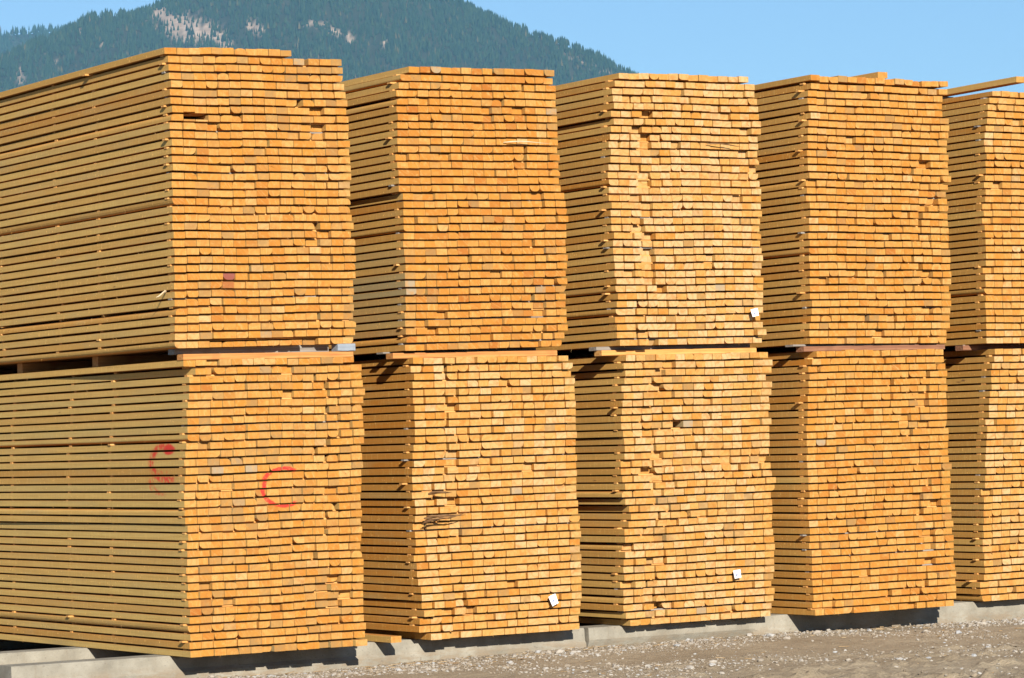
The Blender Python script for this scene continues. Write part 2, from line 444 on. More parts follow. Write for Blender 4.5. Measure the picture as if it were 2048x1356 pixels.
def build_stack(key):
    S = STACKS[key]
    rd = random.Random(sum(ord(c) for c in key)*101+5)
    L, Rr = EDGES[key]
    root = empty('lumber_stack', (edge(L, S['z0']+.05), S['yf'], S['z0']))
    tag(root, LABELS[key], 'lumber stack', 'lumber stacks piled two high in a row')
    ROOTS[key] = root
    mats = [M_ENDR, M_SIDER, M_FACE] if key == 'L1' else [M_END, M_SIDE, M_FACE]
    mass = Boards()
    rest = ([], [])
    base = Vector(root.location)
    def shift(o):                                   # meshes are written in world metres
        o.matrix_parent_inverse = Matrix.Translation(-base)
        return o
    waves = [(rd.uniform(1.5, 5), rd.uniform(0, 6), rd.uniform(.0005, .0016)) for _ in range(3)]
    drift = 0.0
    named = 0
    for i in range(NR):
        z = S['z0'] + i*S['p']
        xl, xr = edge(L, z+.02)+rd.gauss(0, .003), edge(Rr, z+.02)+rd.gauss(0, .004)
        W = xr-xl
        drift = drift*.8 + rd.gauss(0, .0045)
        yr = S['yf'] + drift
        top = i == NR-1
        # widths and gaps along the row
        n = NB
        avg = .0815
        n = max(8, min(NB, int(round(W/avg))))
        slot_here = rd.random() < S['so'] and n == NB
        slot = S['slot'] + rd.choice([0, 0, 0, 0, -1, 1])
        gslot = rd.uniform(.014, .036) if slot_here else 0
        gaps = [rd.choice([.0012, .002, .0026, .0034, .0048]) for _ in range(n-1)]
        if slot_here: gaps[slot-1] = gslot
        elif rd.random() < .4: gaps[rd.randrange(n-1)] += rd.uniform(.006, .016)
        ws = [rd.gauss(1, .028) for _ in range(n)]
        k = (W-sum(gaps))/sum(ws); ws = [q*k for q in ws]
        x = xl
        rowgrey = 0.0
        if key == 'U2' and 2 <= i <= 13: rowgrey = rd.choice([.1, .4, .7, .95])
        rowside = min(1, max(0, S['side'] + rd.gauss(0, .10)))
        if rd.random() < .07: rowside = min(1, rowside+.35)
        rowtilt = S['rise']
        lathout = rd.random() < S['pro']*.6
        for j in range(n):
            w = ws[j]; h = BT + rd.gauss(0, .0007)
            if top and rd.random() < .35: h += rd.uniform(-.004, .004)
            if key == 'U1' and i == 0 and 2 < j < 11: h -= .008
            zz = z + rowtilt*(x-xl)/1.25 + sum(a*math.sin(f*(x-xl)*2+ph+i*.15) for f, ph, a in waves)*min(1, i/4) + rd.uniform(0, .0008)
            if top: zz += rd.uniform(0, .010 if key == 'U4' else .004)
            q = rd.random()
            wane = 2 if q < .04 else (1 if q < .21 else 0)
            if j == 0: wane = 1 if q < .09 else 0
            dy = rd.gauss(0, .0032)
            q = rd.random()
            if q < .025: dy -= rd.uniform(.010, .028)
            elif q < .09: dy += rd.uniform(.008, .035)
            if slot_here and j == slot and rd.random() < .6: dy += rd.uniform(.02, .06)
            if key in ('L2', 'L3', 'U3') and j < slot and slot_here: dy -= rd.uniform(.0, .03)
            if j == n-1 and rd.random() < .15: dy -= rd.uniform(.0, .025)
            prof = outline(rd, x, w, zz, h, wane)
            th = rd.gauss(0, .004)
            if top: th = rd.gauss(0, .02)
            if th:
                c, s = math.cos(th), math.sin(th); ox, oz = x+w/2, zz
                prof = [(ox+(px-ox)*c-(pz-oz)*s, oz+(px-ox)*s+(pz-oz)*c) for px, pz in prof]
            y0 = yr+dy; y1 = S['yf'] + LEN + rd.uniform(-.03, .03)
            yaw = rd.gauss(0, .0006)
            if j == 0:
                ys = [y0, y0+.25, y0+.7, y0+1.3, y0+2.1, y0+3.0, y0+3.9, y1]
                bow, ph, bz = rd.gauss(0, .0018), rd.uniform(0, 6), rd.gauss(0, .0005)
                offs = [(yaw*(y-y0) + bow*math.sin(ph+y*1.3) - bow*math.sin(ph+y0*1.3), bz*math.sin(ph+y*2.3) - bz*math.sin(ph+y0*2.3)) for y in ys]
                if key == 'L1' and i == NR-2:       # the second board down has slid inwards at its front end
                    offs = [(.035*max(0, 1-(y-y0)/2.2) - .02*min(1, (y-y0)/2.2), 0) for y in ys]
            else:
                ys = [y0, y1]; offs = [(0, 0), (yaw*LEN*.3, 0)]
            tone = min(1, max(0, rd.gauss(S['tone'], .145)))
            if rd.random() < .035: tone = min(1, tone+.3)
            grey = 0.0
            q = rd.random()
            if q < S['grey']: grey = rd.uniform(.3, .88)
            elif q < S['grey']*2.4: grey = rd.uniform(.1, .3)
            else: grey = rd.uniform(0, .06)
            if j == 0: grey = max(grey*.25, rowgrey)
            side = min(1, max(0, rowside + (0 if j == 0 else rd.uniform(-.1, .4))))
            stain = 0.0
            if key == 'U1' and i == 8 and j == 4: stain = .75; tone = .8
            if key == 'U1' and i == 7 and j == 4: stain = .25; tone = .9
            if key == 'L3' and i == 26 and j == 5: y0 += .22; ys[0] = y0     # the hole in the front
            if key == 'L3' and i == 26 and j == 6: grey = .95
            if key == 'U4' and i == 26 and j == 5: grey = .8; tone = 1
            if key == 'U1' and i == 27 and j in (1, 2): prof = [(px, zz+.30*(pz-zz)) for px, pz in prof]
            if key == 'U1' and i == 28 and j == 1: prof = outline(rd, x, w, zz+.006, h-.006, 0)
            if key == 'L2' and i == 0 and j == 0: ys[0] -= .03
            if key == 'L4' and i == 18 and j == 0: side = .15
            skew = (rd.gauss(0, .018), rd.gauss(0, .02))
            if named < 100 and (j < 2 or (j == 2 and i >= 14) or (top and j < 8)):
                one = Boards(); one.add(prof, ys, offs, tone, grey, side, stain, skew)
                shift(one.build('board', mats, root)); named += 1
            else:
                mass.add(prof, ys, offs, tone, grey, side, stain, skew)
            # fuzz: torn fibres hanging from the lower edge
            if rd.random() < .11:
                fx = x+rd.uniform(0, w)
                mass.sliver((fx, y0+.004, zz+.001), (rd.uniform(-.008, .008), -rd.uniform(.002, .012), -rd.uniform(.006, .022)), rd.uniform(.0007, .002), rd.uniform(0, .4), .6)
            if rd.random() < .01:
                mass.sliver((x+rd.uniform(0, w), y0+.004, zz+rd.uniform(0, h)), (rd.uniform(-.05, .05), -.02, rd.uniform(-.03, .03)), .0018, rd.uniform(0, .3), .6)
            if j == 0:
                for _ in range(7 if key in ('L1', 'U1') else 2):
                    if rd.random() < .6:
                        sy = y0+rd.uniform(.1, 2.9)
                        mass.sliver((x+.004, sy, zz+rd.uniform(.002, .04)), (-rd.uniform(.003, .010), rd.uniform(-.012, .012), rd.uniform(-.035, .02)), rd.uniform(.0008, .0024), rd.uniform(0, .3), .6)
            x += w + (gaps[j] if j < n-1 else 0)
        # spacer laths under the next row
        if i < NR-1:
            lz0 = z+BT+.0008; th = S['p']-BT-.0022
            for kk, yc in enumerate((.050, 1.12, 1.78, 2.75, 3.75, 4.78)):
                yy = S['yf'] + yc + (rd.uniform(-.008, .026) if kk == 0 else rd.gauss(0, .015))
                wl = rd.uniform(.034, .045)
                pl = rd.uniform(-.012, .006) if kk == 0 else rd.uniform(-.022, -.003); pr = rd.uniform(-.03, .01)
                if kk == 0 and lathout: pl = rd.uniform(.004, .034)
                if kk and key == 'U1' and i == NR-2 and kk == 1: pl = .05
                if kk and rd.random() < .02: pl = rd.uniform(.006, .02)
                zl, zr = lz0, lz0+rowtilt*W/1.25
                x0, x1 = xl-pl, min(xr, edge(Rr, z+S['p']+.02))+pr
                v = [(x0, yy, zl), (x1, yy, zr), (x1, yy+wl, zr), (x0, yy+wl, zl), (x0, yy, zl+th), (x1, yy, zr+th), (x1, yy+wl, zr+th), (x0, yy+wl, zl+th)]
                f = [(0, 3, 2, 1), (4, 5, 6, 7), (0, 1, 5, 4), (1, 2, 6, 5), (2, 3, 7, 6), (3, 0, 4, 7)]
                if kk == 0:
                    shift(mesh_obj('spacer_lath', v, f, [(M_GREYWOOD if rd.random() < .1 else M_LATH)], root))
                else:
                    o0 = len(rest[0]); rest[0].extend(v); rest[1].extend(tuple(a+o0 for a in q) for q in f)
    shift(tag(mass.build('board', mats, root), kind='stuff'))
    shift(tag(mesh_obj('spacer_lath', rest[0], rest[1], [M_LATH], root), kind='stuff'))
    return root

for key in STACKS: build_stack(key)

# ------------------------------------------------------------------ bearers between the tiers
def wedge(name, x0, x1, y0, y1, zb, zt, mat, label, cat, group=None, cut=.004):
    """sawn timber along the row; zb, zt give bottom and top heights at its two ends"""
    rd = random.Random(int((x0+y0*7+zb[0])*1000))
    nx = 7
    v = []; f = []
    for i in range(nx+1):
        t = i/nx; x = x0+(x1-x0)*t
        b = zb[0]+(zb[1]-zb[0])*t; tt = zt[0]+(zt[1]-zt[0])*t
        jy = rd.uniform(-.002, .002)
        c = cut*rd.uniform(.5, 1.5)
        v += [(x, y0+jy, b+c), (x, y0+c+jy, b), (x, y1-c, b), (x, y1, b+c), (x, y1, tt-c), (x, y1-c, tt), (x, y0+c+jy, tt), (x, y0+jy, tt-c)]
    for i in range(nx):
        a, q = i*8, (i+1)*8
        for k in range(8):
            l = (k+1) % 8
            f.append((a+k, a+l, q+l, q+k))
    f.append(tuple(range(7, -1, -1))); f.append(tuple(nx*8+k for k in range(8)))
    me = bpy.data.meshes.new(name)
    ox, oy, oz = x0, y0, zb[0]
    me.from_pydata([(p[0]-ox, p[1]-oy, p[2]-oz) for p in v], [], f)
    me.materials.append(mat); me.update()
    o = bpy.data.objects.new(name, me); o.location = (ox, oy, oz); C.objects.link(o)
    return tag(o, label, cat, group)

def stack_top(key): return STACKS[key]['z0'] + 35*STACKS[key]['p'] + BT
GB = 'bearer timbers between the upper and lower stacks'
cols = {}
for c in '12345':
    lo, up = STACKS['L'+c], STACKS['U'+c]
    zl = stack_top('L'+c)+.001
    zb = up['z0']-.001
    xl = edge(EDGES['U'+c][0], up['z0']+.02); xr = edge(EDGES['U'+c][1], up['z0']+.02)
    cols[c] = (zl, zl+lo['rise'], zb, zb+up['rise'], xl, xr, up['yf'])

def pair(c, dy_lo, dy_up, xa_lo, xb_lo, xa_up, xb_up, m_lo, m_up, lab_lo, lab_up, hl=.037):
    z0, z1, t0, t1, xl, xr, yf = cols[c]
    wedge('bearer_timber', xl+xa_lo, xr+xb_lo, yf+dy_lo, yf+dy_lo+.09, (z0, z1), (z0+hl, z1+hl), m_lo, lab_lo, 'timber', GB)
    wedge('bearer_timber', xl+xa_up, xr+xb_up, yf+dy_up, yf+dy_up+.09, (z0+hl+.0008, z1+hl+.0008), (t0, t1), m_up, lab_up, 'timber', GB)

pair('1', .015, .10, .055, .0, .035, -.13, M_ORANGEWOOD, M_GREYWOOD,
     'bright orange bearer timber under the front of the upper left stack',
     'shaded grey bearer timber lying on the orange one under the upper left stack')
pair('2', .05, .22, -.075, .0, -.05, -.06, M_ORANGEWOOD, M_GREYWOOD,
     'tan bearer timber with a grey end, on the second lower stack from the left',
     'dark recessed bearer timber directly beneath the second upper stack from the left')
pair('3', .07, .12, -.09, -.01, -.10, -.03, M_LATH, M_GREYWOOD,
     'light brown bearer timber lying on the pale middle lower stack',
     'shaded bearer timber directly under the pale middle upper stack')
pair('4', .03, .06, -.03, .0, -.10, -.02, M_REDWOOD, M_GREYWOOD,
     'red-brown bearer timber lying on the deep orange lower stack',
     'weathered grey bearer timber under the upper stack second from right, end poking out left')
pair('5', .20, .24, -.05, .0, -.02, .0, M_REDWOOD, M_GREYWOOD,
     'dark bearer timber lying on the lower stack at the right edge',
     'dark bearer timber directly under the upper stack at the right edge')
# rear bearers: two rows show in the open side of the nearest column
for c in '12345':
    z0, z1, t0, t1, xl, xr, yf = cols[c]
    for k, yy in enumerate((1.33, 2.58, 4.55) if c == '1' else (2.4, 4.55)):
        lab = None
        if c == '1' and k < 2:
            lab = ('grey-ended bearer timber halfway along the gap under the upper left stack',
                   'grey-ended bearer timber near the left edge in the gap under the upper left stack')[k]
        else:
            lab = 'bearer timber hidden deep under the rear of an upper stack'
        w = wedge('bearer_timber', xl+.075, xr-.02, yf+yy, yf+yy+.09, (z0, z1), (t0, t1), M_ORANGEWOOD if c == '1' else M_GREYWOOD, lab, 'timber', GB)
z0, z1, t0, t1, xl, xr, yf = cols['1']
wedge('spacer_block', xr-.115, xr+.012, yf+.005, yf+.09, (z1+.039, z1+.039), (t1-.002, t1-.001), M_BLUEGREY,
      'blue-grey block wedged at the right end of the gap between the two left stacks', 'block')

# ------------------------------------------------------------------ concrete sleepers
def sleeper(x0, x1, y0, zlow, label, undercut=None, flare=.02):
    rd = random.Random(int(x0*100+y0*10+77))
    v = []; f = []
    nx = int((x1-x0)/.05)
    def ring(x, first):
        e = rd.uniform(.004, .011) if rd.random() < .8 else rd.uniform(.012, .022)
        j = rd.uniform(-.002, .002)
        return [(x, y0-flare, zlow), (x, y0+.24, zlow), (x, y0+.22, -.012), (x, y0+.21, -.002), (x, y0+e, -.002), (x, y0+j, -.002-e), (x, y0-.004+j, -.085), (x, y0-flare+j, -.108)]
    for i in range(nx+1):
        v += ring(x0+(x1-x0)*i/nx, i == 0)
    for i in range(nx):
        a, q = i*8, (i+1)*8
        for k in range(8):
            l = (k+1) % 8
            f.append((a+k, a+l, q+l, q+k))
    f.append(tuple(range(7, -1, -1))); f.append(tuple(nx*8+k for k in range(8)))
    if undercut:                                     # the foot stands back from the face along part of the length
        for i in range(nx+1):
            x = v[i*8][0]
            if x < undercut:
                for k in (0, 7):
                    p = v[i*8+k]; v[i*8+k] = (p[0], y0+(.10 if k == 0 else .004), p[2] if k == 0 else -.104)
    me = bpy.data.meshes.new('concrete_sleeper')
    me.from_pydata([(p[0]-x0, p[1]-y0, p[2]) for p in v], [], f)
    me.materials.append(M_CONC); me.update()
    o = bpy.data.objects.new('concrete_sleeper', me); o.location = (x0, y0, 0); C.objects.link(o)
    return tag(o, label, 'concrete beam', 'concrete sleepers carrying the lumber')
sleeper(-1.105, 3.04, .20, -.30, 'concrete sleeper under the two left columns, its sunlit left end sticking out')
sleeper(3.055, 7.9, .17, -.30, 'concrete sleeper under the right-hand columns, dark gap below its left end', undercut=4.45, flare=.006)
sleeper(-1.45, 3.0, 1.45, -.30, 'concrete sleeper behind, seen at the left edge under the nearest stack')
sleeper(3.05, 7.9, 1.47, -.30, 'concrete sleeper hidden under the middle of the right-hand columns')
sleeper(-1.30, 3.0, 4.25, -.30, 'concrete sleeper hidden under the rear of the left columns')
sleeper(3.05, 7.9, 4.25, -.30, 'concrete sleeper hidden under the rear of the right-hand columns')

# ------------------------------------------------------------------ loose boards, tags, splinters
def loose_board(x, y0, z, length, yaw, pitch, w, h, tone, side, label):
    rd = random.Random(int(x*100))
    b = Boards()
    prof = outline(rd, -w/2, w, 0, h, 0)
    b.add(prof, [0, length*.33, length*.66, length], [(0, 0), (.003, .001), (.004, .002), (0, 0)], tone, .05, side, 0, (.02, -.02))
    o = b.build('loose_board', [M_END, M_SIDE, M_FACE], None)
    o.location = (x, y0, z); o.rotation_euler = (pitch, 0, yaw)
    return tag(o, label, 'board')
topU4 = STACKS['U4']['z0']+35*STACKS['U4']['p']+BT
topU5 = STACKS['U5']['z0']+35*STACKS['U5']['p']+BT
loose_board(5.51, -.10, topU4+.014, 3.6, .004, 0, .087, .043, .4, .5, 'short loose board lying on top of the stack second from the right')
loose_board(6.86, -.02, topU5+.062, 4.6, .012, -.0122, .095, .043, .3, .35, 'long loose board with its raised front end on the far right stack')
loose_board(1.458, -.02, .0005, 3.4, 0, 0, .078, .041, .35, .3, 'short board stub on the concrete between the first two columns')
lb = wedge('spacer_lath', 6.62, 7.2, .85, .89, (topU5+.004, topU5+.004), (topU5+.049, topU5+.049), M_GREYWOOD,
           'block propping up the long loose board on the far right stack', 'lath')

def make_paper():
    b = NT('white_paper')
    co = b.coord(); xyz = b.sep(co)
    n = b.noise(b.scale(co, (75, 10, 90)), 1.0, 1.0)
    box = b.math('MULTIPLY', b.mapr(b.math('ABSOLUTE', xyz[0]), .013, .010), b.mapr(b.math('ABSOLUTE', b.math('ADD', xyz[2], .004)), .016, .012))
    m = b.math('MULTIPLY', box, b.mapr(n, .44, .52, 0, .95))
    col = b.mix(m, (.74, .75, .78), (.10, .13, .24))
    return b.done(col, .6)
M_PAPER = make_paper()
def paper_tag(x, y, z, w, h, roll, label):
    v = []; f = []
    N = 6
    for k in range(2):
        for i in range(N+1):
            for j in range(N+1):
                u, q = i/N-.5, j/N-.5
                d = -.012*(u*u*2.2 + max(0, -q-u)*.9) + .0006*k
                v.append((u*w, d, q*h))
    M = (N+1)**2
    for i in range(N):
        for j in range(N):
            a = i*(N+1)+j; b_, c_, d_ = a+N+1, a+N+2, a+1
            f.append((a, b_, c_, d_)); f.append((M+d_, M+c_, M+b_, M+a))
    for i in range(N):
        for a, b_ in ((i*(N+1), (i+1)*(N+1)), ((i+1)*(N+1)+N, i*(N+1)+N), (i+1, i), (N*(N+1)+i, N*(N+1)+i+1)):
            f.append((b_, a, M+a, M+b_))
    me = bpy.data.meshes.new('paper_tag'); me.from_pydata(v, [], f); me.materials.append(M_PAPER); me.update()
    o = bpy.data.objects.new('paper_tag', me)
    o.location = (x, y, z); o.rotation_euler = (0, roll, 0); C.objects.link(o)
    return tag(o, label, 'paper tag', 'white paper tags stapled to the board ends')
paper_tag(2.664, -.012, .211, .058, .068, R(-20), 'tilted white paper tag low on the second lower stack from left')
paper_tag(4.185, .02, .309, .062, .056, R(-5), 'upright white paper tag low on the middle lower stack')
paper_tag(4.40, .012, 2.11, .062, .053, R(-10), 'white paper tag at the lower right corner of the middle upper stack')

def shard(name, p, parts, label, mat, cat):
    v = []; f = []
    for (o, d, w, t) in parts:
        o = Vector(o); d = Vector(d); n = 6
        a = d.cross(Vector((0, 1, .25))).normalized()*w; c = Vector((0, -1, 0))*t
        rd = random.Random(int(o.x*1e4)+3)
        b0 = len(v)
        for i in range(n+1):
            q = i/n
            s = (1-q)**.7*.9+.1 if i else .55
            cen = o+d*q+Vector((0, -.02*math.sin(q*3), .006*math.sin(q*5+o.x*30)))
            jj = rd.uniform(.7, 1.2)
            for ang in (0, 90, 180, 270):
                v.append(tuple(cen + a*s*jj*math.cos(R(ang)) + c*s*math.sin(R(ang))))
        for i in range(n):
            for k in range(4):
                l = (k+1) % 4
                f.append((b0+i*4+k, b0+i*4+l, b0+(i+1)*4+l, b0+(i+1)*4+k))
        f.append((b0+3, b0+2, b0+1, b0)); f.append(tuple(b0+n*4+k for k in range(4)))
    me = bpy.data.meshes.new(name); me.from_pydata(v, [], f); me.materials.append(mat); me.update()
    o = bpy.data.objects.new(name, me); o.location = p; C.objects.link(o)
    return tag(o, label, cat)
shard('wood_splinter', (1.69, -.02, .785), [((0, 0, .004), (.31, -.01, .018), .012, .006), ((.0, -.004, -.018), (.22, -.02, .03), .009, .005),
      ((.02, -.008, .014), (.17, -.02, -.012), .008, .005), ((-.01, 0, -.026), (.20, -.012, .034), .006, .004), ((.08, -.01, -.004), (.22, -.03, .032), .007, .004)],
      'tangle of dark broken splinters across the front of the second lower stack', M_SHARD, 'splinter')
shard('wood_splinter', (1.73, -.015, .952), [((0, 0, -.008), (.17, -.012, .014), .013, .007), ((.0, -.004, -.002), (.12, -.02, .006), .008, .005)],
      'single dark wood shard poking out above the tangle of splinters', M_SHARD, 'splinter')
shard('wood_splinter', (4.06, .035, 3.278), [((0, 0, 0), (.30, -.01, -.012), .006, .004)],
      'long brown splinter across the right of the middle upper stack', M_SHARD, 'splinter')
shard('wood_splinter', (2.40, .012, 3.245), [((0, 0, .004), (.36, -.008, .006), .005, .003)],
      'thin pale splinter across the second upper stack from the left', M_CHIP, 'splinter')
shard('wood_chip', (-.083, .03, 2.262), [((.004, .0, .006), (-.085, -.02, -.034), .010, .005)],
      'pale wood chip sticking out of the side of the upper left stack', M_CHIP, 'wood chip')

# ------------------------------------------------------------------ ground
def contact(x):
    return np.interp(x, [-3, -1.1, 0, .87, 1.83, 3.04, 3.35, 4.2, 4.8, 5.7, 6.87, 9],
                     [-.10, -.10, -.146, -.160, -.139, -.128, -.130, -.127, -.126, -.139, -.153, -.155])
def ground_z(x, y):
    near = np.clip((y+1.3)/1.5, 0, 1); near = near*near*(3-2*near)
    local = np.exp(-((x-2.5)/9.0)**4 - ((y+1.0)/7.0)**4)
    base = (contact(x)*near + -.152*(1-near))
    rough = (fbm2(x*1.3, y*1.3, 3)-.5)*.040 + (fbm2(x*7, y*7, 9)-.5)*.022 + (fbm2(x*22, y*22, 21, 3)-.5)*.012
    clods = np.clip(fbm2(x*9, y*9, 33, 3)-.56, 0, 1)*.16*np.clip((-y-1.0)/2, 0, 1)
    return base*local + -.152*(1-local) + (rough*(1-.55*near) + clods)*local
def axis(lo, hi, step, far):
    a = np.arange(lo, hi+1e-6, step)
    g = []; d = step
    while sum(g) < far:
        g.append(d); d *= 1.35
    up = hi + np.cumsum(g); dn = lo - np.cumsum(g)
    return np.concatenate([dn[::-1], a, up])
gx = axis(-1.7, 9.2, .03, 14000); gy = axis(-5.2, 2.2, .03, 14000)
X, Y = np.meshgrid(gx, gy, indexing='ij')
Z = ground_z(X, Y)
nx_, ny_ = X.shape
verts = np.stack([X, Y, Z], -1).reshape(-1, 3)
idx = np.arange(nx_*ny_).reshape(nx_, ny_)
quads = np.stack([idx[:-1, :-1], idx[1:, :-1], idx[1:, 1:], idx[:-1, 1:]], -1).reshape(-1, 4)
def np_mesh(name, verts, polys, mat, attrs=None, smooth=True):
    me = bpy.data.meshes.new(name)
    k = polys.shape[1]
    me.vertices.add(len(verts)); me.loops.add(polys.size); me.polygons.add(len(polys))
    me.vertices.foreach_set('co', verts.astype(np.float32).ravel())
    me.loops.foreach_set('vertex_index', polys.astype(np.int32).ravel())
    me.polygons.foreach_set('loop_start', np.arange(0, polys.size, k, dtype=np.int32))
    me.polygons.foreach_set('loop_total', np.full(len(polys), k, dtype=np.int32))
    me.update(calc_edges=True)
    me.polygons.foreach_set('use_smooth', np.full(len(polys), smooth, dtype=bool))
    for kk, arr in (attrs or {}).items():
        a = me.attributes.new(kk, 'FLOAT', 'POINT'); a.data.foreach_set('value', np.asarray(arr, dtype=np.float32))
    me.materials.append(mat); me.validate(); me.update()
    o = bpy.data.objects.new(name, me); C.objects.link(o)
    return o
def make_dirt():
    b = NT('gravelly_dirt')
    co = b.coord()
    n = b.noise(co, 1.1, 5.0, .6)
    col = b.ramp(n, [(.3, (.200, .162, .110)), (.5, (.240, .198, .138)), (.7, (.275, .234, .170))])
    n2 = b.noise(co, 14.0, 4.0, .65)
    col = b.mix(b.mapr(n2, .52, .72, 0, .5), col, (.16, .12, .08))
    n3 = b.noise(co, 60.0, 3.0, .7)
    col = b.mix(b.mapr(n3, .60, .70, 0, .55), col, (.33, .29, .235))
    col = b.mix(b.mapr(n3, .40, .30, 0, .5), col, (.10, .075, .05))
    b.bump(b.math('ADD', n2, b.math('MULTIPLY', n3, .6)), .7, .02)
    return b.done(col, .95)
tag(np_mesh('ground', verts, quads, make_dirt()), kind='structure')

def make_stone():
    b = NT('gravel_stone')
    t = b.attr('tone')
    col = b.ramp(t, [(0, (.14, .115, .085)), (.35, (.22, .185, .14)), (.7, (.30, .285, .26)), (1, (.29, .305, .32))])
    n = b.noise(b.coord(), 130.0, 2.0)
    col = b.mix(b.mapr(n, .5, .7, 0, .3), col, (.15, .12, .09))
    return b.done(col, .85)
phi = (1+5**.5)/2
ICO_V = np.array([(-1, phi, 0), (1, phi, 0), (-1, -phi, 0), (1, -phi, 0), (0, -1, phi), (0, 1, phi), (0, -1, -phi), (0, 1, -phi), (phi, 0, -1), (phi, 0, 1), (-phi, 0, -1), (-phi, 0, 1)], float)
ICO_V /= np.linalg.norm(ICO_V[0])
ICO_F = np.array([(0, 11, 5), (0, 5, 1), (0, 1, 7), (0, 7, 10), (0, 10, 11), (1, 5, 9), (5, 11, 4), (11, 10, 2), (10, 7, 6), (7, 1, 8), (3, 9, 4), (3, 4, 2), (3, 2, 6), (3, 6, 8), (3, 8, 9), (4, 9, 5), (2, 4, 11), (6, 2, 10), (8, 6, 7), (9, 8, 1)])
def pebbles(n):
    px = rng.uniform(-1.6, 9.0, n*4); py = -4.8 + 5.0*rng.uniform(0, 1, n*4)**.62
    dens = fbm2(px*1.1, py*1.1, 77, 3)
    nearb = np.exp(-((py-.10)/.55)**2)
    left = np.exp(-((px-1.0)/1.1)**2 - ((py+.1)/.6)**2)
    keep = rng.uniform(0, 1, n*4) < np.clip((dens-.50)*2.2 + nearb*1.0*(.35+1.3*dens) + left*1.2, .02, 1)
    keep &= ~((py > .16) & (px > -1.1))
    px, py = px[keep][:n], py[keep][:n]
    m = len(px)
    size = .003 + .009*rng.uniform(0, 1, m)**3 + np.where(rng.uniform(0, 1, m) < .012, rng.uniform(.006, .018, m), 0)
    tone = np.clip(rng.normal(.45, .24, m) + (size > .016)*.2, 0, 1)
    ang = rng.uniform(0, 6.28, m)
    sc = np.stack([rng.uniform(.8, 1.6, m), rng.uniform(.7, 1.2, m), rng.uniform(.45, .85, m)], -1)*size[:, None]
    V = ICO_V[None]*(1+rng.uniform(-.22, .22, (m, 12, 1)))*sc[:, None, :]
    c, s = np.cos(ang)[:, None], np.sin(ang)[:, None]
    W = np.stack([V[..., 0]*c - V[..., 1]*s, V[..., 0]*s + V[..., 1]*c, V[..., 2]], -1)
    gz = ground_z(px, py)
    W += np.stack([px, py, gz+size*.25], -1)[:, None, :]
    F = ICO_F[None] + (np.arange(m)*12)[:, None, None]
    return W.reshape(-1, 3), F.reshape(-1, 3), np.repeat(tone, 12)
pv, pf, pt = pebbles(24000)
tag(np_mesh('gravel', pv, pf, make_stone(), {'tone': pt}, smooth=False), 'grey and tan gravel scattered over the dirt before the concrete', 'gravel', kind='stuff')

def litter(n):
    """bark bits and sawn slivers lying about the foot of the sleepers"""
    v = []; f = []
    rd = random.Random(5)
    for _ in range(n):
        if rd.random() < .6: x, y = rd.uniform(-1.3, 8.5), .14-abs(rd.gauss(0, .28))
        else: x, y = rd.uniform(-1, 8.5), rd.uniform(-4, .1)
        if rd.random() < .3: x = rd.gauss(1.7, .5)
        l, w = rd.uniform(.010, .04), rd.uniform(.003, .009)
        a = rd.uniform(-.9, .9); c, s = math.cos(a)*l, math.sin(a)*l
        z = float(ground_z(np.array([x]), np.array([y]))[0])+.004
        nx, ny = -math.sin(a)*w, math.cos(a)*w
        t = rd.uniform(-.15, .25)*l
        b0 = len(v)
        for hz in (0, .004):
            v += [(x-c-nx, y-s-ny, z+hz), (x+c-nx*.4, y+s-ny*.4, z+hz+t), (x+c+nx*.4, y+s+ny*.4, z+hz+t), (x-c+nx, y-s+ny, z+hz)]
        f += [(b0+3, b0+2, b0+1, b0), (b0+4, b0+5, b0+6, b0+7), (b0, b0+1, b0+5, b0+4), (b0+1, b0+2, b0+6, b0+5), (b0+2, b0+3, b0+7, b0+6), (b0+3, b0, b0+4, b0+7)]
    return v, f
lv, lf = litter(170)
tag(mesh_obj('wood_litter', lv, lf, [make_weathered('bark_litter', (.14, .08, .04), (.25, .18, .10), (.36, .29, .19))]), 'tan wood chips and bark bits littering the foot of the concrete', 'wood chips', kind='stuff')

# ------------------------------------------------------------------ mountain, far ridge, forest
CX, CY = -8.788, -18.155
MAIN= [ (0.2638,551),(0.3223,802),(0.3522,936),(0.3825,1030),(0.3978,1086),(0.4054,1122),(0.4123,1145),(0.4177,1165),(0.4208,1178),(0.4232,1192),(0.4270,1205),(0.4332,1209),(0.4377,1205),(0.4424,1217),(0.4463,1231),(0.4486,1242),(0.4595,1282),(0.4751,1327),(0.4938,1377),(0.5138,1338),(0.5291,1271),(0.5391,1223),(0.5437,1201),(0.5521,1167),(0.5598,1136),(0.5659,1115),(0.5720,1095),(0.5782,1072),(0.5843,1045),(0.5904,1015),(0.5965,982),(0.6056,940),(0.6209,882),(0.6437,788),(0.6890,619),(0.7487,432),(0.8353,158) ]
FAR= [ (0.2648,1436),(0.3083,1493),(0.3528,1577),(0.3828,1603),(0.3980,1612),(0.4071,1621),(0.4124,1624),(0.4193,1613),(0.4283,1577),(0.4435,1477),(0.4737,1217),(0.5191,776),(0.5645,333) ]
